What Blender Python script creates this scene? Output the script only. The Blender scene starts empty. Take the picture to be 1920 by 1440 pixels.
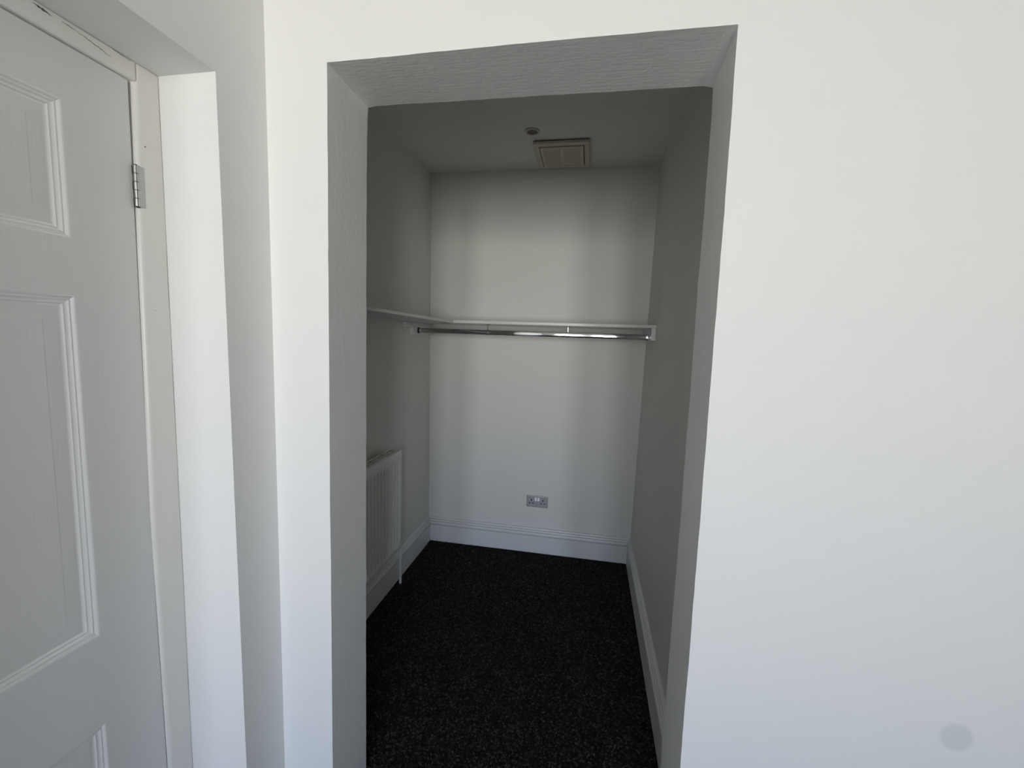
import bpy, bmesh, math, random
import numpy as np
from mathutils import Matrix, Vector, noise as mnoise

random.seed(7)
scene = bpy.context.scene
COL = scene.collection
H = 1.46                                     # eye height above the carpet; floor is z = 0

# ------------------------------------------------------------------ camera
def camera():
    yaw, pitch, roll, f_px = 0.1760, -0.1038, 0.0334, 789.6
    cy, sy, cp, sp = math.cos(yaw), math.sin(yaw), math.cos(pitch), math.sin(pitch)
    fwd = Vector((-sy * cp, cy * cp, sp)); right = Vector((cy, sy, 0)); up = right.cross(fwd)
    cr, sr = math.cos(roll), math.sin(roll)
    r2 = cr * right + sr * up; u2 = -sr * right + cr * up
    cam = bpy.data.cameras.new('camera'); ob = bpy.data.objects.new('camera', cam)
    COL.objects.link(ob)
    m = Matrix((r2, u2, -fwd)).transposed().to_4x4(); m.translation = (0, 0, H)
    ob.matrix_world = m
    cam.sensor_width = 36; cam.sensor_fit = 'HORIZONTAL'; cam.lens = f_px * 36 / 1920
    cam.clip_start = 0.02
    scene.camera = ob
camera()

# ------------------------------------------------------------------ daylight and exposure
SKY = 9.0
SIDE_GRADE = 0.95
world = bpy.data.worlds.new('world'); scene.world = world; world.use_nodes = True
def sky():
    nt = world.node_tree; nt.nodes.clear(); n = nt.nodes; l = nt.links
    tc = n.new('ShaderNodeTexCoord'); sp = n.new('ShaderNodeSeparateXYZ'); l.new(tc.outputs['Generated'], sp.inputs[0])
    mr = n.new('ShaderNodeMapRange'); mr.inputs['From Min'].default_value = -1; mr.inputs['From Max'].default_value = 1
    l.new(sp.outputs['Z'], mr.inputs['Value'])
    cr = n.new('ShaderNodeValToRGB'); l.new(mr.outputs[0], cr.inputs['Fac'])
    e = cr.color_ramp.elements
    # position = (sine of elevation + 1) / 2: paving below, sunlit fronts across the street, then a blue north sky
    e[0].position = 0.0; e[0].color = (0.36, 0.335, 0.29, 1)
    e[1].position = 1.0; e[1].color = (0.22, 0.33, 0.60, 1)
    for pos, c in ((0.30, (0.50, 0.475, 0.42, 1)), (0.40, (0.80, 0.785, 0.745, 1)), (0.50, (1.02, 1.01, 0.975, 1)), (0.53, (0.84, 0.86, 0.88, 1)),
                   (0.58, (0.54, 0.62, 0.76, 1)), (0.68, (0.40, 0.51, 0.74, 1))):
        x = cr.color_ramp.elements.new(pos); x.color = c
    bg = n.new('ShaderNodeBackground'); bg.inputs['Strength'].default_value = SKY
    # strength graded up towards +X, added to shape the shading on the walls
    sx = n.new('ShaderNodeMath'); sx.operation = 'MULTIPLY_ADD'; sx.inputs[1].default_value = SIDE_GRADE * SKY; sx.inputs[2].default_value = SKY
    l.new(sp.outputs['X'], sx.inputs[0]); l.new(sx.outputs[0], bg.inputs['Strength'])
    out = n.new('ShaderNodeOutputWorld'); l.new(cr.outputs['Color'], bg.inputs['Color']); l.new(bg.outputs[0], out.inputs['Surface'])
sky()
REAR = -3.6                                   # inner face of the window wall behind the camera
WINDOWS = [(-0.55, 0.0), (0.18, 0.73), (0.91, 1.46)]    # X ranges
WZ = (0.62, 2.28)
for (a, b) in WINDOWS:
    li = bpy.data.lights.new('window_portal', 'AREA'); li.shape = 'RECTANGLE'
    li.size = b - a; li.size_y = WZ[1] - WZ[0]; li.cycles.is_portal = True
    o = bpy.data.objects.new('window_portal', li); COL.objects.link(o)
    o.location = ((a + b) / 2, REAR - 0.12, (WZ[0] + WZ[1]) / 2); o.rotation_euler = (math.radians(90), 0, 0)   # -Z axis -> +Y

vs = scene.view_settings
vs.view_transform = 'Standard'; vs.look = 'None'; vs.gamma = 1.0; vs.use_curve_mapping = False
vs.exposure = 1.59
scene.cycles.use_denoising = True
scene.cycles.max_bounces = 12; scene.cycles.diffuse_bounces = 8; scene.cycles.glossy_bounces = 4
scene.cycles.transparent_max_bounces = 8
scene.cycles.sample_clamp_indirect = 8.0

# ------------------------------------------------------------------ materials
def mat(name, base, rough=0.5, metal=0.0, bump=None, vary=0.0, spec=0.5, vscale=6.0):
    """bump = list of (scale xyz, strength, distance, detail) noises in object space"""
    m = bpy.data.materials.new(name); m.use_nodes = True
    nt = m.node_tree; n = nt.nodes; l = nt.links; b = n['Principled BSDF']
    b.inputs['Base Color'].default_value = (*base, 1); b.inputs['Roughness'].default_value = rough
    b.inputs['Metallic'].default_value = metal; b.inputs['Specular IOR Level'].default_value = spec
    tc = n.new('ShaderNodeTexCoord')
    if vary:
        no = n.new('ShaderNodeTexNoise'); no.inputs['Scale'].default_value = vscale; no.inputs['Detail'].default_value = 3
        l.new(tc.outputs['Object'], no.inputs['Vector'])
        mx = n.new('ShaderNodeMix'); mx.data_type = 'RGBA'
        mx.inputs['A'].default_value = (*[c * (1 - vary) for c in base], 1)
        mx.inputs['B'].default_value = (*[min(1, c * (1 + vary)) for c in base], 1)
        l.new(no.outputs['Fac'], mx.inputs['Factor']); l.new(mx.outputs['Result'], b.inputs['Base Color'])
    prev = None
    for (sc, st, dist, det) in (bump or []):
        mp = n.new('ShaderNodeMapping'); mp.inputs['Scale'].default_value = sc; l.new(tc.outputs['Object'], mp.inputs['Vector'])
        no = n.new('ShaderNodeTexNoise'); no.inputs['Scale'].default_value = 1; no.inputs['Detail'].default_value = det
        l.new(mp.outputs[0], no.inputs['Vector'])
        bp = n.new('ShaderNodeBump'); bp.inputs['Strength'].default_value = st; bp.inputs['Distance'].default_value = dist
        l.new(no.outputs['Fac'], bp.inputs['Height'])
        if prev: l.new(prev.outputs[0], bp.inputs['Normal'])
        prev = bp
    if prev: l.new(prev.outputs[0], b.inputs['Normal'])
    return m

M = {}
WALLC = (0.80, 0.80, 0.785)
M['paint'] = mat('wall_paint', WALLC, 0.6, bump=[((160, 160, 160), 0.25, 0.0006, 3), ((9, 9, 9), 0.25, 0.003, 2)], vary=0.012, spec=0.3)
M['jamb'] = mat('rough_plaster_paint', (0.84, 0.84, 0.83), 0.55, bump=[((18, 160, 160), 0.35, 0.0016, 4), ((60, 60, 14), 0.3, 0.002, 3)], vary=0.02, spec=0.35, vscale=14)
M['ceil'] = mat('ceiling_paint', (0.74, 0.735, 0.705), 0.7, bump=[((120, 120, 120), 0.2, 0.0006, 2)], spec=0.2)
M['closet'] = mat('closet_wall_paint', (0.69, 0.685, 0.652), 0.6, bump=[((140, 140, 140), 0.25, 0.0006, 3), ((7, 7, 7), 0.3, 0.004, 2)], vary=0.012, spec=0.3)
M['gloss'] = mat('white_gloss_woodwork', (0.80, 0.80, 0.79), 0.32, bump=[((60, 60, 60), 0.12, 0.0006, 2)])
M['skirting'] = mat('dimmed_white_gloss', (0.68, 0.68, 0.67), 0.34, bump=[((60, 60, 60), 0.12, 0.0006, 2)])  # copy of the white gloss, colour darkened to dim the closet woodwork
M['lining'] = mat('cream_white_gloss', (0.78, 0.77, 0.735), 0.35, bump=[((40, 40, 8), 0.3, 0.0015, 3)], vary=0.015)
M['door'] = mat('white_embossed_woodgrain', (0.70, 0.70, 0.69), 0.36, bump=[((90, 240, 9), 0.35, 0.0008, 5), ((14, 30, 3), 0.25, 0.0012, 2)])
M['moulding'] = mat('white_door_moulding_gloss', (0.73, 0.73, 0.72), 0.24, bump=[((50, 50, 9), 0.1, 0.0006, 3)])
M['chrome'] = mat('chrome', (0.48, 0.48, 0.48), 0.06, 1.0)
M['steel'] = mat('hinge_steel', (0.55, 0.55, 0.54), 0.32, 1.0, vary=0.1, vscale=60)
M['grille'] = mat('cream_plastic', (0.60, 0.56, 0.49), 0.45, bump=[((200, 200, 200), 0.05, 0.0003, 1)])
M['rad'] = mat('radiator_enamel', (0.76, 0.76, 0.74), 0.4, bump=[((80, 80, 80), 0.05, 0.0004, 1)])
M['socket'] = mat('grey_socket_metal', (0.44, 0.435, 0.435), 0.38, 0.35, bump=[((900, 900, 30), 0.1, 0.0003, 2)])
M['switch'] = mat('white_switch_plastic', (0.82, 0.82, 0.82), 0.3, bump=[((200, 200, 200), 0.03, 0.0002, 1)])
M['lamp'] = mat('dull_lamp_reflector', (0.13, 0.115, 0.10), 0.5, vary=0.1)
M['plate'] = mat('dull_grey_hinge_leaf', (0.50, 0.50, 0.49), 0.4, 0.45, vary=0.1, vscale=60)
M['dark'] = mat('dark_recess', (0.02, 0.02, 0.02), 0.8, vary=0.2)
M['crack'] = mat('paint_crack_shadow', (0.10, 0.10, 0.085), 0.9, vary=0.3, vscale=80)

def patch_material():
    """wall paint with one round dull patch low on the right hand side"""
    m = M['paint'].copy(); m.name = 'wall_paint_with_dull_patch'
    nt = m.node_tree; n = nt.nodes; l = nt.links; b = n['Principled BSDF']
    tc = n.new('ShaderNodeTexCoord'); vd = n.new('ShaderNodeVectorMath'); vd.operation = 'DISTANCE'
    vd.inputs[1].default_value = (0.8133, 0.9752, 0.6495); l.new(tc.outputs['Object'], vd.inputs[0])
    mr = n.new('ShaderNodeMapRange'); mr.interpolation_type = 'SMOOTHSTEP'
    mr.inputs['From Min'].default_value = 0.024; mr.inputs['From Max'].default_value = 0.037
    mr.inputs['To Min'].default_value = 1; mr.inputs['To Max'].default_value = 0
    l.new(vd.outputs['Value'], mr.inputs['Value'])
    src = b.inputs['Base Color'].links[0].from_socket
    mx = n.new('ShaderNodeMix'); mx.data_type = 'RGBA'; mx.inputs['B'].default_value = (0.69, 0.695, 0.695, 1)
    l.new(mr.outputs[0], mx.inputs['Factor']); l.new(src, mx.inputs['A']); l.new(mx.outputs['Result'], b.inputs['Base Color'])
    return m
M['paint_far'] = patch_material()

def carpet_material():
    m = bpy.data.materials.new('charcoal_loop_carpet'); m.use_nodes = True
    nt = m.node_tree; n = nt.nodes; l = nt.links; b = n['Principled BSDF']
    tc = n.new('ShaderNodeTexCoord')
    vo = n.new('ShaderNodeTexVoronoi'); vo.inputs['Scale'].default_value = 170; l.new(tc.outputs['Object'], vo.inputs['Vector'])
    sp = n.new('ShaderNodeSeparateColor'); l.new(vo.outputs['Color'], sp.inputs[0])
    cr = n.new('ShaderNodeValToRGB'); e = cr.color_ramp.elements
    e[0].position = 0.0; e[0].color = (0.010, 0.0095, 0.010, 1); e[1].position = 1.0; e[1].color = (0.095, 0.092, 0.095, 1)
    for p, c in ((0.55, (0.018, 0.0175, 0.018, 1)), (0.82, (0.038, 0.037, 0.039, 1))):
        x = e.new(p); x.color = c
    l.new(sp.outputs['Red'], cr.inputs['Fac']); l.new(cr.outputs['Color'], b.inputs['Base Color'])
    b.inputs['Roughness'].default_value = 0.95; b.inputs['Specular IOR Level'].default_value = 0.1
    return m
M['carpet'] = carpet_material()

def glass_material():
    m = bpy.data.materials.new('window_glass'); m.use_nodes = True
    nt = m.node_tree; n = nt.nodes; l = nt.links; n.clear()
    tr = n.new('ShaderNodeBsdfTransparent'); gl = n.new('ShaderNodeBsdfGlossy'); gl.inputs['Roughness'].default_value = 0.02
    fr = n.new('ShaderNodeFresnel'); fr.inputs['IOR'].default_value = 1.45
    mx = n.new('ShaderNodeMixShader'); out = n.new('ShaderNodeOutputMaterial')
    l.new(fr.outputs[0], mx.inputs[0]); l.new(tr.outputs[0], mx.inputs[1]); l.new(gl.outputs[0], mx.inputs[2]); l.new(mx.outputs[0], out.inputs['Surface'])
    return m
M['glass'] = glass_material()

# ------------------------------------------------------------------ mesh helpers
def finish(name, bm, m, parent=None, smooth=None, matrix=None):
    bmesh.ops.recalc_face_normals(bm, faces=bm.faces[:])
    me = bpy.data.meshes.new(name); bm.to_mesh(me); bm.free()
    me.materials.append(m)
    o = bpy.data.objects.new(name, me); COL.objects.link(o)
    if parent: o.parent = parent
    if smooth is not None:
        for p in me.polygons: p.use_smooth = True
        me.set_sharp_from_angle(angle=math.radians(smooth))
    return o
def box(bm, x0, x1, y0, y1, z0, z1, bev=0.0):
    vs_ = [bm.verts.new((x, y, z)) for x in (x0, x1) for y in (y0, y1) for z in (z0, z1)]
    fs = [bm.faces.new([vs_[i] for i in q]) for q in ((0, 1, 3, 2), (4, 6, 7, 5), (0, 4, 5, 1), (2, 3, 7, 6), (0, 2, 6, 4), (1, 5, 7, 3))]
    if bev:
        es = {e for f in fs for e in f.edges}
        bmesh.ops.bevel(bm, geom=list(es), offset=bev, segments=2, profile=0.5, affect='EDGES')
def boxo(name, m, parent, x0, x1, y0, y1, z0, z1, bev=0.0):
    bm = bmesh.new(); box(bm, x0, x1, y0, y1, z0, z1, bev)
    return finish(name, bm, m, parent, 40 if bev else None)
def loft(bm, rings, close_ring=True, caps=True):
    vr = [[bm.verts.new(p) for p in r] for r in rings]
    n = len(rings[0])
    for a, b in zip(vr, vr[1:]):
        for i in range(n if close_ring else n - 1):
            j = (i + 1) % n
            bm.faces.new((a[i], a[j], b[j], b[i]))
    if caps and close_ring:
        bm.faces.new(vr[0][::-1]); bm.faces.new(vr[-1])
    return vr
def cyl(bm, p0, p1, r0, r1=None, seg=16):
    p0, p1 = Vector(p0), Vector(p1); r1 = r0 if r1 is None else r1
    d = (p1 - p0).normalized(); a = d.orthogonal().normalized(); b = d.cross(a)
    ring = lambda p, r: [p + r * (math.cos(t) * a + math.sin(t) * b) for t in [2 * math.pi * k / seg for k in range(seg)]]
    loft(bm, [ring(p0, r0), ring(p1, r1)])
def lathe(bm, prof, c, seg=32):
    """prof = (radius, z) list, axis Z at c"""
    rings = [[(c[0] + r * math.cos(2 * math.pi * k / seg), c[1] + r * math.sin(2 * math.pi * k / seg), c[2] + z) for k in range(seg)] for r, z in prof]
    loft(bm, rings, caps=False)
    return rings
def struct(o): o['kind'] = 'structure'; return o
def thing(name, label, cat, loc, group=None):
    o = bpy.data.objects.new(name, None); COL.objects.link(o); o.location = loc; o.empty_display_size = 0.05
    o['label'] = label; o['category'] = cat
    if group: o['group'] = group
    bpy.context.view_layer.update()
    return o
def put(o, root):
    """child whose mesh was modelled in world coordinates: bake the root's place out of it"""
    o.parent = root
    o.data.transform(Matrix.Translation(-root.location))
    return o
def lerp_table(t, x):
    if x <= t[0][0]: return t[0][1]
    for (a, va), (b, vb) in zip(t, t[1:]):
        if x <= b: return va + (vb - va) * (x - a) / (b - a)
    return t[-1][1]
def resample(pts, n):
    d = [0]
    for a, b in zip(pts, pts[1:]): d.append(d[-1] + math.dist(a, b))
    out = []
    for k in range(n + 1):
        s = d[-1] * k / n
        out.append(tuple(lerp_table(list(zip(d, [p[i] for p in pts])), s) for i in range(len(pts[0]))))
    return out

# ------------------------------------------------------------------ large structure
YF, YB = 0.9752, 1.1658                          # room face and closet face of the wall with the opening
ROOMX, ROOMZ = 3.5, 2.56
CL_Y = 2.7901                                  # closet back wall
CZ = 1.0887 + H                                # closet ceiling
cl_x = lambda z: -1.0835 - 0.0065 * (z - H)    # closet left wall leans a little
cr_x = lambda z: 0.3575 + 0.0135 * (z - H)     # closet right wall
XL0 = -1.2

# floor: one slab of carpet through room and closet
bm = bmesh.new(); box(bm, XL0, ROOMX, REAR - 0.25, CL_Y + 0.1, -0.06, 0)
floor = struct(finish('floor', bm, M['carpet']))

# wall with the closet opening; both contours wander a little like hand-plastered arrises
def wall_far():
    L1 = resample([(-0.6537, 0), (-0.6529, 0.2355), (-0.6519, 0.7194), (-0.6510, 1.1647), (-0.6472, 1.8308), (-0.6463, 2.1016)], 70)
    T1 = resample([(-0.6463, 2.1016), (-0.4140, 2.1022), (-0.1809, 2.1045), (0.0552, 2.1040), (0.2616, 2.1029)], 40)
    R1 = resample([(0.2616, 2.1029), (0.2639, 1.8022), (0.2673, 1.0902), (0.2681, 0.4503), (0.2686, 0)], 70)
    rc = 0.012
    L2 = resample([(-0.6583, 0), (-0.6547, 1.1159), (-0.6507, 1.8998), (-0.6472, 2.1011 - rc), (-0.6451, 2.1011 - rc * .3)], 70)
    T2 = resample([(-0.6451, 2.1011 - rc * .3), (-0.6461 + rc, 2.1011), (-.184, 2.0989), (0.2681 - rc * 1.6, 2.0955), (0.2668, 2.0953 - rc * .4)], 40)
    R2 = resample([(0.2668, 2.0953 - rc * .4), (0.2681, 2.0953 - rc * 1.6), (0.2686, 1.8703), (0.2695, 1.0120), (0.2670, 0.2401), (0.2668, 0)], 70)
    def wob(pts, seed, amp, chip):
        out = []
        for k, (x, z) in enumerate(pts):
            v = Vector((x * 9 + seed, z * 9, seed)); w = Vector((x * 45 + seed, z * 45, 3))
            dx = amp * mnoise.noise(v) + amp * .5 * mnoise.noise(w); dz = amp * mnoise.noise(v + Vector((7, 3, 1))) + amp * .5 * mnoise.noise(w + Vector((5, 5, 5)))
            if random.random() < chip: dx *= 2.2; dz += 0.0012 * random.random()
            out.append((x + dx, max(z + dz, 0) if 0 < k < len(pts) - 1 else z))
        return out
    F = wob(L1[:-1] + T1[:-1] + R1, 1.3, 0.0011, 0.04); B = wob(L2[:-1] + T2[:-1] + R2, 8.1, 0.0014, 0.07)
    bm = bmesh.new()
    f = [bm.verts.new((x, YF, z)) for x, z in F]; b = [bm.verts.new((x, YB, z)) for x, z in B]
    mid = [bm.verts.new(((x + u) / 2 + .0012 * mnoise.noise(Vector((x * 6, z * 6, 2))), (YF + YB) / 2, (z + w) / 2)) for (x, z), (u, w) in zip(F, B)]
    jambf = []
    for k in range(len(f) - 1):
        jambf.append(bm.faces.new((f[k], f[k + 1], mid[k + 1], mid[k]))); jambf.append(bm.faces.new((mid[k], mid[k + 1], b[k + 1], b[k])))
    def slab(vs_, y):
        a = bm.verts.new((ROOMX, y, 0)); c = bm.verts.new((ROOMX, y, ROOMZ)); d = bm.verts.new((XL0, y, ROOMZ)); e = bm.verts.new((XL0, y, 0))
        bm.faces.new(vs_ + [a, c, d, e]); return a, c, d, e
    p = slab(f, YF); q = slab(b, YB)
    for i, j in ((0, 1), (1, 2), (2, 3)): bm.faces.new((p[i], p[j], q[j], q[i]))
    bm.faces.index_update(); idx = [x.index for x in jambf]
    o = finish('wall_far', bm, M['paint_far']); o.data.materials.append(M['jamb'])
    for i in idx: o.data.polygons[i].material_index = 1
    return struct(o)
wall_far()

# left wall with the door recess
RV = 0.8324; DOOR_L = 0.0258; SOF = 0.5499 + H; RECESS = -0.9599
def wall_left():
    xc = lambda z: -0.8101 - 0.0030 * (z - H)
    xr = lambda z: -0.8087 - 0.0095 * (z - H) if z < SOF + .01 else -0.8142
    bm = bmesh.new()
    zs = [0, .26, .53, .8, 1.07, 1.34, 1.6, 1.83, SOF]
    yr = [RV + .0006 * mnoise.noise(Vector((z * 5, 1, 1))) for z in zs]
    R = [bm.verts.new((xr(z), y, z)) for z, y in zip(zs, yr)]
    Ri = [bm.verts.new((-1.105, y, z)) for z, y in zip(zs, yr)]
    Lo = [bm.verts.new((-0.8114, DOOR_L, z)) for z in (SOF, 0)]; Li = [bm.verts.new((-1.105, DOOR_L, z)) for z in (SOF, 0)]
    for k in range(len(zs) - 1): bm.faces.new((R[k], R[k + 1], Ri[k + 1], Ri[k]))
    bm.faces.new((R[-1], Lo[0], Li[0], Ri[-1])); bm.faces.new((Lo[0], Lo[1], Li[1], Li[0]))
    # room face in strips so that the lean and twist stay smooth
    C = [bm.verts.new((xc(z), YF, z)) for z in zs]; Ct = bm.verts.new((xc(ROOMZ), YF, ROOMZ)); Rt = bm.verts.new((-0.8147, RV, ROOMZ))
    for k in range(len(zs) - 1): bm.faces.new((C[k], C[k + 1], R[k + 1], R[k]))
    bm.faces.new((C[-1], Ct, Rt, R[-1]))
    Lt = bm.verts.new((-0.8114, DOOR_L, ROOMZ)); bm.faces.new((R[-1], Rt, Lt, Lo[0]))
    E0 = bm.verts.new((-0.8114, REAR, 0)); E1 = bm.verts.new((-0.8114, REAR, ROOMZ)); Em = bm.verts.new((-0.8114, REAR, SOF))
    bm.faces.new((Lo[0], Lt, E1, Em)); bm.faces.new((Lo[1], Lo[0], Em, E0))
    # outer face, top and far end
    o0 = bm.verts.new((-1.105, YF, 0)); o1 = bm.verts.new((-1.105, YF, ROOMZ)); o2 = bm.verts.new((-1.105, REAR, ROOMZ)); o3 = bm.verts.new((-1.105, REAR, 0))
    bm.faces.new([o0] + Ri + Li + [o3, o2, o1])
    bm.faces.new([o0, o1, Ct] + C[::-1]); bm.faces.new((o1, o2, E1, Lt, Rt, Ct)); bm.faces.new((o2, o3, E0, Em, E1))
    return struct(finish('wall_left', bm, M['paint']))
wall_left()

struct(boxo('wall_right', M['paint'], None, ROOMX, ROOMX + 0.12, REAR - 0.25, YB, 0, ROOMZ))
struct(boxo('ceiling', M['ceil'], None, XL0, ROOMX + 0.12, REAR - 0.25, YB, ROOMZ, ROOMZ + 0.1))

def wall_near():
    xs = sorted({XL0, ROOMX} | {v for w in WINDOWS for v in w}); zs = [0, WZ[0], WZ[1], ROOMZ]
    bm = bmesh.new()
    for i in range(len(xs) - 1):
        for k in range(3):
            if k == 1 and (xs[i], xs[i + 1]) in WINDOWS: continue
            box(bm, xs[i], xs[i + 1], REAR - 0.25, REAR, zs[k], zs[k + 1])
    bmesh.ops.remove_doubles(bm, verts=bm.verts[:], dist=1e-5)
    seen = {}
    for f in bm.faces: seen.setdefault(tuple(round(c, 4) for c in f.calc_center_median()), []).append(f)
    bmesh.ops.delete(bm, geom=[f for v in seen.values() if len(v) > 1 for f in v], context='FACES')
    return struct(finish('wall_near', bm, M['paint']))
wall_near()

for k, (a, b) in enumerate(WINDOWS):
    y1, y0, z0, z1 = REAR - 0.10, REAR - 0.16, WZ[0], WZ[1]; t = 0.05
    bm = bmesh.new()
    for q in ((a, a + t, z0, z1), (b - t, b, z0, z1), (a + t, b - t, z0, z0 + t), (a + t, b - t, z1 - t, z1)):
        box(bm, q[0], q[1], y0, y1, q[2], q[3], 0.004)
    w = struct(finish('window_%d' % (k + 1), bm, M['gloss']))
    zm = (z0 + z1) / 2
    boxo('meeting_rail', M['gloss'], w, a + t, b - t, y0 + .01, y1 + .01, zm - .025, zm + .025, 0.003)
    for (p, q) in ((z0 + t, zm - .025), (zm + .025, z1 - t)):
        boxo('pane', M['glass'], w, a + t, b - t, y0 + .028, y0 + .032, p, q)
    boxo('window_sill', M['gloss'], w, a - .04, b + .04, REAR + .002, REAR + .05, z0 - .035, z0 - .005, 0.004)

# closet shell
def sheet(name, pts, thick, m):
    """a thin wall slab: pts is a quad, thick a vector pointing away from the closet"""
    bm = bmesh.new(); t = Vector(thick)
    a = [Vector(p) for p in pts]; loft(bm, [a, [p + t for p in a]])
    return struct(finish(name, bm, m))
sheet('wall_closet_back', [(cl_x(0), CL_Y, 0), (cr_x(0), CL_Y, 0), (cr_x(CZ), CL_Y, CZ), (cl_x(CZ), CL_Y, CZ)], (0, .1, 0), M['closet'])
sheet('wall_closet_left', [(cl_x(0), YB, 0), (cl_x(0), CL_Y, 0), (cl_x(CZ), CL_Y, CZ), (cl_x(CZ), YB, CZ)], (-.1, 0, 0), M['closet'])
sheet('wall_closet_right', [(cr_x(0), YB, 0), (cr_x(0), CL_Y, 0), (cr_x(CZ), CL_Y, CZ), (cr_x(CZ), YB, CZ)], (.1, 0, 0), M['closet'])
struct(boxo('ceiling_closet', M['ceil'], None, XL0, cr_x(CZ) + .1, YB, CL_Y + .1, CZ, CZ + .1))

# baseboards: tall moulded skirting, profile = (offset from wall, height)
SKP = [(0.0, 0.0), (.019, 0), (.019, .1205), (.0105, .1220), (.0105, .1255), (.0195, .1275), (.022, .133), (.0205, .139), (.0155, .1445),
       (.0085, .1460), (.0085, .1492), (.0165, .1505), (.0155, .156), (.0115, .160), (.0050, .1608), (.0050, .1640), (.0125, .1650), (.0115, .170), (.0075, .1745), (.003, .1757), (0, .1757)]
def baseboard(name, p0, p1, inward, wall_at, k0=1.0, k1=1.0):
    bm = bmesh.new(); n = Vector(inward)
    rings = []
    for p, k in ((p0, k0), (p1, k1)):
        rings.append([Vector((p[0], p[1], 0)) + n * (o * k) + Vector((wall_at(z), 0, z)) for o, z in SKP])
    loft(bm, rings)
    return struct(finish(name, bm, M['skirting'], None, 50))
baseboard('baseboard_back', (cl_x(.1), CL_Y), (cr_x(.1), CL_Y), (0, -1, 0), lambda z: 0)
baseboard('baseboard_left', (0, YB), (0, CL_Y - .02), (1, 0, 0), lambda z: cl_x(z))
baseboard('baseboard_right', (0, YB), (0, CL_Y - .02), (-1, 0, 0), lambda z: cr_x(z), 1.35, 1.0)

# carpet pile: looped tufts over the strip of carpet that shows
def carpet_pile():
    rng = np.random.default_rng(3); p = 0.0056
    xs = np.arange(-1.055, 0.335, p); ys = np.arange(0.88, CL_Y - .022, p)
    X, Y = np.meshgrid(xs, ys); X = X.ravel() + rng.uniform(-.0016, .0016, X.size); Y = Y.ravel() + rng.uniform(-.0016, .0016, Y.size)
    # keep clear of the jambs in the depth of the wall
    keep = ~((Y > YF - .005) & (Y < YB + .005) & ((X < -.650) | (X > .262)))
    keep &= ~((Y < YF) & (X < -.80))
    X, Y = X[keep], Y[keep]; N = X.size
    a = rng.uniform(0, 2 * np.pi, N); r = rng.uniform(.0026, .0040, N); h = rng.uniform(.0028, .0062, N)
    V = np.empty((N, 5, 3), np.float32)
    for k in range(4):
        V[:, k, 0] = X + r * np.cos(a + k * np.pi / 2); V[:, k, 1] = Y + r * np.sin(a + k * np.pi / 2); V[:, k, 2] = 0.0001
    V[:, 4, 0] = X + rng.uniform(-.0015, .0015, N); V[:, 4, 1] = Y + rng.uniform(-.0015, .0015, N); V[:, 4, 2] = h
    base = (np.arange(N) * 5)[:, None, None]
    T = np.array([[0, 1, 4], [1, 2, 4], [2, 3, 4], [3, 0, 4]])[None] + base
    T = T.reshape(-1, 3).astype(np.int32)
    me = bpy.data.meshes.new('carpet_pile'); me.vertices.add(N * 5); me.vertices.foreach_set('co', V.ravel())
    me.loops.add(T.size); me.loops.foreach_set('vertex_index', T.ravel())
    me.polygons.add(len(T)); me.polygons.foreach_set('loop_start', np.arange(0, T.size, 3, dtype=np.int32))
    me.polygons.foreach_set('use_smooth', np.ones(len(T), bool))
    me.update(calc_edges=True); me.materials.append(M['carpet'])
    o = bpy.data.objects.new('carpet_pile', me); COL.objects.link(o); o.parent = floor; o['kind'] = 'stuff'
carpet_pile()

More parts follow.
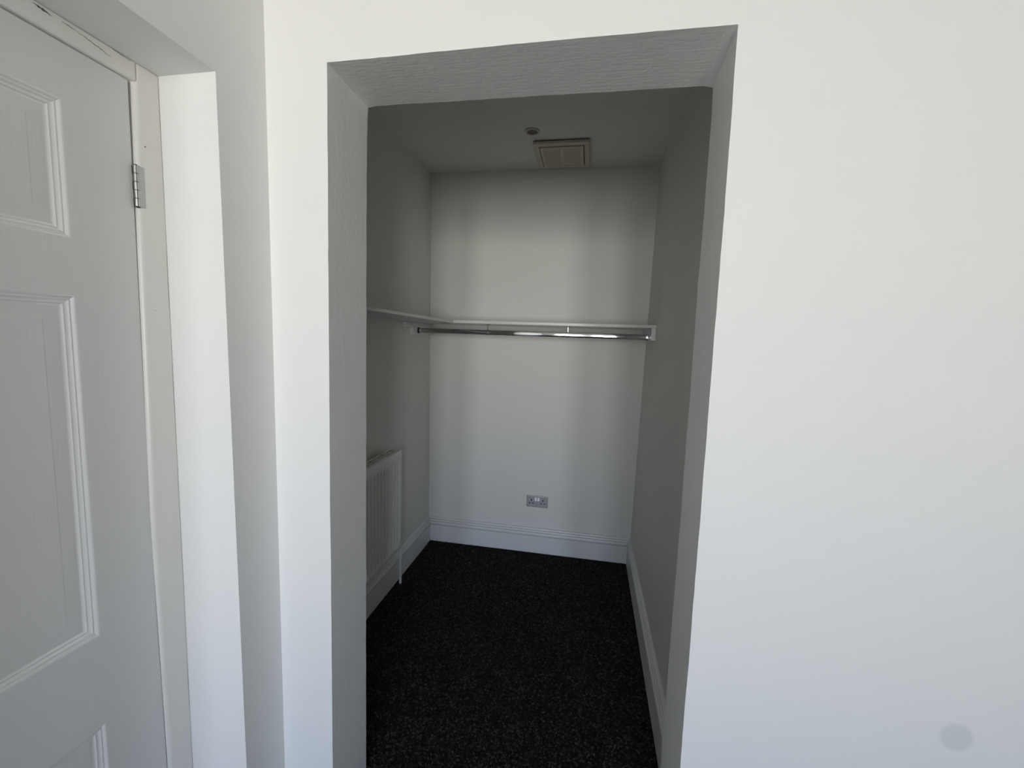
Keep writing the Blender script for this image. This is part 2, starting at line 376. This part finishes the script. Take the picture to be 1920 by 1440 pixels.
# ------------------------------------------------------------------ door lining and door
ARR = [(0, 0.7848), (0.3744, 0.7845), (1.0092, 0.7769), (1.6164, 0.7825), (1.9844, 0.7903)]       # room-side arris of the hinge jamb
HEAD_Z = 1.9729
def lining():
    root = bpy.data.objects.new('trim_1', None); COL.objects.link(root); struct(root); root.empty_display_size = .05
    root['label'] = 'cream white painted door lining in the left wall recess'
    X1, r = RECESS, 0.008
    # hinge jamb, the crack to the plaster is a real open joint
    rings = []
    for k in range(41):
        z = (SOF - .0012) * k / 40; y = lerp_table(ARR, z); jt = 0.0014 + 0.0009 * mnoise.noise(Vector((z * 8, 4, 2)))
        prof = [(X1, RV - jt)]
        for a in range(5):
            t = math.pi / 2 * a / 4
            prof.append((X1 - r * (1 - math.cos(t)), y - r * math.sin(t)))
        prof += [(-1.075, y - r), (-1.075, RV - jt - .001)]
        rings.append([(x, yy, z) for x, yy in prof])
    bm = bmesh.new(); loft(bm, rings); finish('jamb', bm, M['lining'], root, 35)
    boxo('jamb', M['lining'], root, -1.075, X1, DOOR_L + .002, 0.0655, 0, SOF - .0012, 0.004)
    # head
    rings = []
    for k in range(31):
        y = .0655 + (0.7829 - .0655) * k / 30; zb = HEAD_Z + .0015 * math.sin(y * 5)
        prof = [(X1, SOF - .0015)]
        for a in range(5):
            t = math.pi / 2 * a / 4
            prof.append((X1 - r * .6 * (1 - math.cos(t)), zb + r * .6 - r * .6 * math.sin(t)))
        prof += [(-1.075, zb), (-1.075, SOF - .0015)]
        rings.append([(x, y, z) for x, z in prof])
    bm = bmesh.new(); loft(bm, rings); finish('head', bm, M['lining'], root, 35)
    boxo('door_stop', M['lining'], root, -1.072, -1.0107, 0.7562, 0.7673, .002, HEAD_Z - .003, 0.001)
    boxo('door_stop', M['lining'], root, -1.072, -1.0107, .0665, .0795, .002, HEAD_Z - .003, 0.001)
    boxo('door_stop', M['lining'], root, -1.072, -1.0107, .0805, 0.7544, HEAD_Z - .016, HEAD_Z - .002, 0.001)
    # crazed paint along the head where filler has come away
    def crack(pts, w):
        bm = bmesh.new(); rings = []
        for (y, z), ww in zip(pts, w):
            rings.append([(X1 - .003, y, z - ww), (X1 + .0005, y, z - ww), (X1 + .0005, y, z + ww), (X1 - .003, y, z + ww)])
        loft(bm, rings); finish('paint_crack', bm, M['crack'], root)
    def run(y0, y1, z0, z1, n, w, wig, seed):
        pts, ws = [], []
        for k in range(n + 1):
            t = k / n; y = y0 + (y1 - y0) * t
            pts.append((y, z0 + (z1 - z0) * t + wig * mnoise.noise(Vector((t * n * .35, seed, 1)))))
            ws.append(max(.00015, 1.5 * w * math.sin(math.pi * min(max(t, .03), .97)) * (0.65 + .6 * mnoise.noise(Vector((t * n * .6, seed, 5))))))
        crack(pts, ws)
    run(0.6182, 0.6440, 2.0042, 2.0005, 14, 0.00156, 0.0018, 2)
    run(0.6587, 0.6808, 2.0019, 2.0008, 10, 0.00046, 0.0009, 5)
    run(0.6826, 0.7378, 2.0010, 1.9913, 26, 0.00055, 0.0028, 9)
    run(0.7415, 0.7746, 2.0083, 2.0060, 12, 0.00037, 0.0009, 11)
    run(0.5888, 0.6146, 2.0083, 2.0056, 12, 0.00046, 0.0009, 13)
    # small nail hole and pencil scuff on the jamb
    bm = bmesh.new(); cyl(bm, (X1 - .002, 0.7953, 0.3869 + H), (X1 + .0004, 0.7953, 0.3869 + H), .0016, seg=10); finish('nail_hole', bm, M['crack'], root)
    bm = bmesh.new(); box(bm, X1 - .001, X1 + .0004, 0.7930, 0.8013, 0.0391 + H, 0.0400 + H); finish('scuff', bm, M['socket'], root)
lining()

DF = -0.9692                                    # room-side face of the door
EDGE = [(.012, 0.7751), (0.3744, 0.7751), (1.0092, 0.7677), (1.6164, 0.7723), (1.9706, 0.7739)]
PAN_Y = [(0.4577, 0.6555), (0.1702, 0.3680)]
PAN_Z = [(0.2916, 0.6223), (0.8211, 1.5166), (1.6238, 1.8708)]
PROF = [(0, 0), (.0012, .0004), (.0030, .0018), (.0056, .0046), (.0062, .0050), (.0078, .0050), (.0084, .0047), (.0098, .0058), (.0128, .0090), (.0134, .0093),
        (.0148, .0093), (.0154, .0090), (.0166, .0099), (.0190, .0124), (.0198, .0127), (.0221, .0127)]
FIELD = [(.0221, .0127), (.0232, .0126), (.0450, .0119), (.0464, .0115), (.0476, .0114)]
def rect_ring(y0, y1, z0, z1, off, dep):
    return [(DF - dep, y0 + off, z0 + off), (DF - dep, y1 - off, z0 + off), (DF - dep, y1 - off, z1 - off), (DF - dep, y0 + off, z1 - off)]
def door():
    bm = bmesh.new()
    th = 0.040; y0 = 0.0690; zb, zt = .012, 1.9701
    # leaf: hinge stile, lock stile, rails and muntins cut around the six panels on a grid
    ys = [y0, PAN_Y[1][0], PAN_Y[1][1], PAN_Y[0][0], PAN_Y[0][1], None]
    zs = [zb] + [v for p in PAN_Z for v in p] + [zt]
    def vert(x, i, z): return bm.verts.new((x, ys[i] if ys[i] is not None else lerp_table(EDGE, z), z))
    holes = {(i, k) for i in (1, 3) for k in (1, 3, 5)}
    F = [[vert(DF, i, z) for z in zs] for i in range(6)]; Bk = [[vert(DF - th, i, z) for z in zs] for i in range(6)]
    for i in range(5):
        for k in range(len(zs) - 1):
            if (i, k) in holes:
                a = (F[i][k], F[i + 1][k], F[i + 1][k + 1], F[i][k + 1]); b = (Bk[i][k], Bk[i + 1][k], Bk[i + 1][k + 1], Bk[i][k + 1])
                for q in range(4): bm.faces.new((a[q], a[(q + 1) % 4], b[(q + 1) % 4], b[q]))
            else:
                bm.faces.new((F[i][k], F[i + 1][k], F[i + 1][k + 1], F[i][k + 1])); bm.faces.new((Bk[i][k], Bk[i][k + 1], Bk[i + 1][k + 1], Bk[i + 1][k]))
    for k in range(len(zs) - 1):
        bm.faces.new((F[0][k], F[0][k + 1], Bk[0][k + 1], Bk[0][k])); bm.faces.new((F[5][k], Bk[5][k], Bk[5][k + 1], F[5][k + 1]))
    for i in range(5):
        bm.faces.new((F[i][0], Bk[i][0], Bk[i + 1][0], F[i + 1][0])); bm.faces.new((F[i][-1], F[i + 1][-1], Bk[i + 1][-1], Bk[i][-1]))
    d = struct(finish('door_1', bm, M['door']))
    d['label'] = 'white six panel door with embossed wood grain in the left wall'
    for (a, b) in PAN_Y:
        for (c, e) in PAN_Z:
            bm = bmesh.new(); loft(bm, [rect_ring(a, b, c, e, o, p) for o, p in PROF], caps=False); finish('panel_moulding', bm, M['moulding'], d, 38)
            bm = bmesh.new(); loft(bm, [rect_ring(a, b, c, e, o, p) for o, p in FIELD] , caps=False)
            bm.verts.ensure_lookup_table(); bm.faces.new(bm.verts[-4:])
            back = [Vector(v) + Vector((-.02, 0, 0)) for v in rect_ring(a, b, c, e, .0005, 0.0)]
            bm.faces.new([bm.verts.new(v) for v in back])
            finish('panel', bm, M['door'], d)
    for zc in (.19, .2990 + H):
        hinge(d, zc)
    return d
def hinge(parent, zc):
    hh = .0425; ye = lerp_table(EDGE, zc); yk = ye + .0022; xk = DF + .0065; rk = .0045
    ya = lerp_table(ARR, zc)
    bm = bmesh.new()
    # leaf let into the rounded arris of the jamb, and the leaf on the door edge
    box(bm, RECESS - .020, RECESS + .0012, ya - .0098, ya - .0080, zc - hh, zc + hh)
    box(bm, RECESS - .001, RECESS + .0012, ya - .0098, ya + .0022, zc - hh, zc + hh)
    h = finish('hinge', bm, M['plate'], parent); h['label'] = 'grey steel butt hinge'
    n = 5; s = 2 * hh / n
    for k in range(n):
        bm = bmesh.new(); z0 = zc - hh + k * s
        cyl(bm, (xk, yk, z0 + .0006), (xk, yk, z0 + s - .0006), rk, seg=20)
        finish('knuckle', bm, M['steel'], h, 40)
    bm = bmesh.new(); cyl(bm, (xk, yk, zc - hh - .0015), (xk, yk, zc + hh + .0015), .0032, seg=12); finish('pin', bm, M['dark'], h, 40)
    for k in (0, 2, 4):                         # short tabs that carry every other knuckle back to the door edge
        bm = bmesh.new(); z0 = zc - hh + k * s
        box(bm, DF - .006, xk, ye - .0006, ye + .0006, z0 + .0008, z0 + s - .0008); finish('tab', bm, M['dark'], h)
door()

# ------------------------------------------------------------------ shelves and hanging rail
SHZ0, SHZ1 = .090 + H, .107 + H
def shelves():
    t = thing('closet_shelf', 'long white shelf board across the back wall above the chrome rail', 'shelf', (-.36, 2.79, SHZ0), 'closet shelves')
    yf = 2.42
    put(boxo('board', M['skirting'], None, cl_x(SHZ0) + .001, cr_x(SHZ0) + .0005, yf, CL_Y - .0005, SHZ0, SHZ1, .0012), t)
    # end batten on the right wall carrying the rail, front end chamfered
    x1 = cr_x(1.5) - .0005; x0 = x1 - .022
    bm = bmesh.new()
    prof = [(yf + .002, SHZ0 - .0005), (yf + .002, .024 + H), (CL_Y - .0005, .024 + H), (CL_Y - .0005, SHZ0 - .0005)]
    loft(bm, [[(x0, y, z) for y, z in prof], [(x1, y, z) for y, z in prof]])
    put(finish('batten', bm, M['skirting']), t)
    t2 = thing('closet_shelf', 'short white shelf board along the left wall over the radiator', 'shelf', (-1.08, 1.9, SHZ0), 'closet shelves')
    bm = bmesh.new()
    za, zb_ = .0915 + H, .0885 + H
    xa = cl_x(SHZ0) + .001
    top = [(xa, YB + .002, za + .0125), (-.792, YB + .002, za + .0125), (-.792, 2.404, zb_ + .0125), (-.806, 2.4185, zb_ + .0125), (xa, 2.4185, zb_ + .0125)]
    bot = [(x, y, z - .0125) for x, y, z in top]
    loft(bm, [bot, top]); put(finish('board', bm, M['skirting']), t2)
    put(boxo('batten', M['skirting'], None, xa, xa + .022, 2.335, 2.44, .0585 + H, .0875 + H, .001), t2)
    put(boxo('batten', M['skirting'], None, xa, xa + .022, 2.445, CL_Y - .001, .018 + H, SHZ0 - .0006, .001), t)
    bm = bmesh.new()                            # little screw plate under the inner corner
    box(bm, -.875, -.815, 2.40, 2.44, SHZ0 - .0055, SHZ0 - .0035, .0005); put(finish('fixing_plate', bm, M['chrome']), t2)
shelves()

def rail():
    a = Vector((cl_x(1.5) + .024, 2.523, .0420 + H)); b = Vector((cr_x(1.5) - .0245, 2.537, .0405 + H))
    t = thing('hanging_rail', 'oval chrome clothes rail under the back shelf', 'rail', (a + b) / 2)
    d = (b - a).normalized(); n = Vector((-d.y, d.x, 0)); up = Vector((0, 0, 1))
    def oval(p, w, h, seg=28):
        """flat-sided oval: straight sides over two thirds of the height, elliptical ends"""
        out = []
        for k in range(seg):
            u = 2 * math.pi * (k + .5) / seg; c, s = math.cos(u), math.sin(u)
            out.append(p + n * (w * c) + up * (h * .34 * s + h * .66 * (1 if s > 0 else -1)))
        return out
    bm = bmesh.new(); loft(bm, [oval(a + d * .002, .0075, .015), oval(b - d * .002, .0075, .015)])
    put(finish('tube', bm, M['chrome'], None, 50), t)
    for p, q in ((a, 1), (b, -1)):
        bm = bmesh.new(); loft(bm, [oval(p, .0105, .0185), oval(p + d * q * .004, .0105, .0185), oval(p + d * q * .010, .0090, .0168)])
        put(finish('end_socket', bm, M['dark' if q == 1 else 'chrome'], None, 40), t)
    for xx in (-.611, -.1247):
        p = a + d * ((xx - a.x) / d.x)
        # hook: a plate on the shelf, a thin stem and a band around the tube
        bm = bmesh.new(); lathe(bm, [(.0, .0), (.012, .0), (.012, -.003), (.004, -.0045), (.0, -.0045)], (p.x, p.y, SHZ0 - .0004), 20)
        plate = put(finish('hook_plate', bm, M['chrome'], None, 30), t)
        bm = bmesh.new(); cyl(bm, (p.x, p.y, SHZ0 - .003), (p.x, p.y, p.z + .016), .0026, seg=12)
        put(finish('hook_stem', bm, M['chrome'], None, 30), t)
        bm = bmesh.new(); rings = [oval(p - d * .004, .0078, .0153), oval(p - d * .004, .0094, .0169), oval(p + d * .004, .0094, .0169), oval(p + d * .004, .0078, .0153)]
        loft(bm, rings, caps=False); put(finish('hook_band', bm, M['chrome'], None, 30), t)
rail()

# ------------------------------------------------------------------ radiator on the closet left wall
def radiator():
    y0, y1, z0, z1 = 1.42, 2.12, .272, .838; xf = -.979; xb = -1.048
    t = thing('radiator', 'white ribbed panel radiator on the closet left wall below the shelf', 'radiator', (-1.01, 1.77, z0))
    pitch = .0333
    def dep(y, z):
        u = ((y - y0) / pitch) % 1.0
        w = min(max((abs(u - .5) - .17) / .12, 0), 1)              # 0 on the raised rib, 1 in the channel
        e = min(max((z - (z0 + .030)) / .022, 0), 1) * min(max((z1 - .040 - z) / .022, 0), 1)
        edge = 0 if (y - y0 < .012 or y1 - y < .012) else 1
        return .0075 * w * e * edge
    ys = np.unique(np.concatenate([np.arange(y0, y1, pitch / 10), [y0, y0 + .012, y1 - .012, y1]]))
    zs = [z0 + .001, z0 + .012, z0 + .030, z0 + .036, z0 + .044, z0 + .052, z0 + .2, z0 + .4, z1 - .062, z1 - .054, z1 - .046, z1 - .040, z1 - .012, z1]
    bm = bmesh.new(); V = [[bm.verts.new((xf - dep(y, z) - (.006 if z > z1 - .001 or z < z0 + .002 else 0), y, z)) for z in zs] for y in ys]
    W = [[bm.verts.new((xf - .016, y, z)) for z in (zs[0], zs[-1])] for y in ys]
    for i in range(len(ys) - 1):
        for k in range(len(zs) - 1): bm.faces.new((V[i][k], V[i + 1][k], V[i + 1][k + 1], V[i][k + 1]))
        bm.faces.new((W[i][0], W[i][1], W[i + 1][1], W[i + 1][0]))
        bm.faces.new((V[i][0], W[i][0], W[i + 1][0], V[i + 1][0])); bm.faces.new((V[i][-1], V[i + 1][-1], W[i + 1][1], W[i][1]))
    for i in (0, -1): bm.faces.new(V[i] + [W[i][1], W[i][0]])
    put(finish('front_panel', bm, M['rad'], None, 40), t)
    for a, b in ((y0 - .002, y0 + .001), (y1 - .001, y1 + .002)):
        put(boxo('side_panel', M['rad'], None, xb, xf - .003, a, b, z0 + .012, z1 + .002, .001), t)
    bm = bmesh.new()                                              # top grille: frame with two long slots and cross bars
    zt0, zt1 = z1 - .004, z1 + .003
    for (a, b) in ((xb, xb + .010), (xb + .030, xb + .036), (xf - .022, xf - .003)): box(bm, a, b, y0, y1, zt0, zt1)
    yy = y0
    while yy < y1 + .001:
        w = .012 if (abs(yy - y0) < .001 or abs(yy - y1) < .02) else .003
        box(bm, xb + .010, xb + .030, yy, min(yy + w, y1), zt0, zt1 - .001); box(bm, xb + .036, xf - .022, yy, min(yy + w, y1), zt0, zt1 - .001)
        yy += .046
    g = put(finish('top_grille', bm, M['rad']), t)
    put(boxo('convector_fin', M['dark'], None, xb + .004, xf - .020, y0 + .004, y1 - .004, z0 + .03, z1 - .03), t)
    for y in (y0 + .12, y1 - .12):
        put(boxo('wall_bracket', M['rad'], None, cl_x(z0) + .003, xb + .004, y - .015, y + .015, z0 + .06, z1 - .06), t)
    # lockshield valve past the far end and its tail pipe to the floor
    xp, yp = -1.030, 2.222
    bm = bmesh.new(); cyl(bm, (xp, y1 - .01, z0 + .035), (xp, yp - .012, z0 + .035), .0085); cyl(bm, (xp, y1 + .03, z0 + .035), (xp, y1 + .05, z0 + .035), .0135, seg=6)
    put(finish('valve_tail', bm, M['chrome'], None, 35), t)
    bm = bmesh.new(); lathe(bm, [(0, -.022), (.0125, -.022), (.0125, .016), (.011, .018), (.011, .046), (.008, .05), (0, .05)], (xp, yp, z0 + .035), 20)
    put(finish('valve', bm, M['rad'], None, 35), t)
    bm = bmesh.new(); cyl(bm, (xp, yp, .0), (xp, yp, z0 + .016), .0078, seg=18); put(finish('pipe', bm, M['rad'], None, 35), t)
radiator()

# ------------------------------------------------------------------ twin socket on the back wall
def socket():
    c = Vector((-.2925, CL_Y, -1.0965 + H)); w, h = .0735, .0405; y = CL_Y
    t = thing('wall_socket', 'grey twin power socket on the closet back wall above the baseboard', 'socket', c)
    bm = bmesh.new(); rings = []
    for (ins, dy) in ((0, 0), (0, .006), (.0015, .0085), (.004, .0095)):
        rings.append([(c.x - w + ins, y - dy, c.z - h + ins), (c.x + w - ins, y - dy, c.z - h + ins), (c.x + w - ins, y - dy, c.z + h - ins), (c.x - w + ins, y - dy, c.z + h - ins)])
    loft(bm, rings); put(finish('plate', bm, M['socket']), t)
    yp = y - .0095
    for s in (-1, 1):
        cx = c.x + s * .0395
        for (dx, dz, ww, hh) in ((0, .010, .0036, .0062), (-.0112, -.0115, .0050, .0033), (.0112, -.0115, .0050, .0033)):
            put(boxo('pin_hole', M['dark'], None, cx + dx - ww, cx + dx + ww, yp - .0006, yp + .002, c.z + dz - hh, c.z + dz + hh), t)
        sx = c.x + s * .0095
        bm = bmesh.new()
        prof = [(yp - .0005, .030), (yp - .0012, .018), (yp - .004, .007), (yp - .0005, .006)]
        loft(bm, [[(sx - .0068, a, c.z + b) for a, b in prof], [(sx + .0068, a, c.z + b) for a, b in prof]])
        put(finish('rocker_switch', bm, M['switch']), t)
        bm = bmesh.new(); cyl(bm, (c.x + s * .0603, yp + .001, c.z + .002), (c.x + s * .0603, yp - .0008, c.z + .002), .0035, .0030, 16)
        put(finish('screw', bm, M['steel'], None, 40), t)
socket()

# ------------------------------------------------------------------ ceiling downlight and extractor vent
def downlight():
    c = (-.346, 2.301, CZ)
    t = thing('downlight', 'small round recessed ceiling downlight beside the vent', 'light', c)
    bm = bmesh.new(); lathe(bm, [(.028, -.002), (.0285, -.0055), (.033, -.0068), (.0385, -.0050), (.041, -.0005), (.041, .0)], c, 40)
    put(finish('bezel', bm, M['grille'], None, 60), t)
    bm = bmesh.new(); lathe(bm, [(.0284, -.0042), (.022, -.0022), (.016, -.0008), (.0002, -.0006)], c, 40); put(finish('reflector', bm, M['lamp'], None, 60), t)
downlight()

def vent():
    x0, x1, y0, y1 = -.356, -.049, 2.404, 2.735; z = CZ
    t = thing('ceiling_vent', 'square cream louvred extractor vent on the closet ceiling', 'vent', ((x0 + x1) / 2, (y0 + y1) / 2, z))
    def ring(i, d): return [(x0 + i, y0 + i, z - d), (x1 - i, y0 + i, z - d), (x1 - i, y1 - i, z - d), (x0 + i, y1 - i, z - d)]
    bm = bmesh.new(); loft(bm, [ring(.007, 0), ring(.007, .006)], caps=False); put(finish('back_box', bm, M['dark']), t)      # shadow gap
    bm = bmesh.new(); loft(bm, [ring(.007, .006), ring(0, .006), ring(0, .016), ring(.003, .019), ring(.028, .022), ring(.029, .014)], caps=False)
    put(finish('frame', bm, M['grille']), t)
    bm = bmesh.new(); loft(bm, [ring(.029, .014), ring(.050, .014)], caps=False)
    bm.verts.ensure_lookup_table(); bm.faces.new(bm.verts[-4:]); put(finish('recess', bm, M['lamp']), t)
    bm = bmesh.new(); loft(bm, [ring(.034, .014), ring(.034, .026), ring(.036, .028), ring(.050, .028), ring(.050, .018)], caps=False)
    put(finish('inner_frame', bm, M['grille']), t)
    xm = (x0 + x1) / 2
    put(boxo('centre_bar', M['grille'], None, xm - .010, xm + .010, y0 + .050, y1 - .050, z - .0275, z - .018, .001), t)
    bm = bmesh.new()
    yy = y0 + .054
    while yy < y1 - .056:                       # louvres, a pixel or two each
        for (a, b) in ((x0 + .050, xm - .010), (xm + .010, x1 - .050)):
            pr = [(yy, -.0262), (yy + .0080, -.0272), (yy + .0105, -.0205), (yy + .0085, -.0200)]
            loft(bm, [[(a, p, z + q) for p, q in pr], [(b, p, z + q) for p, q in pr]])
        yy += .0126
    o = put(finish('louvre', bm, M['grille']), t); o['kind'] = 'stuff'
vent()
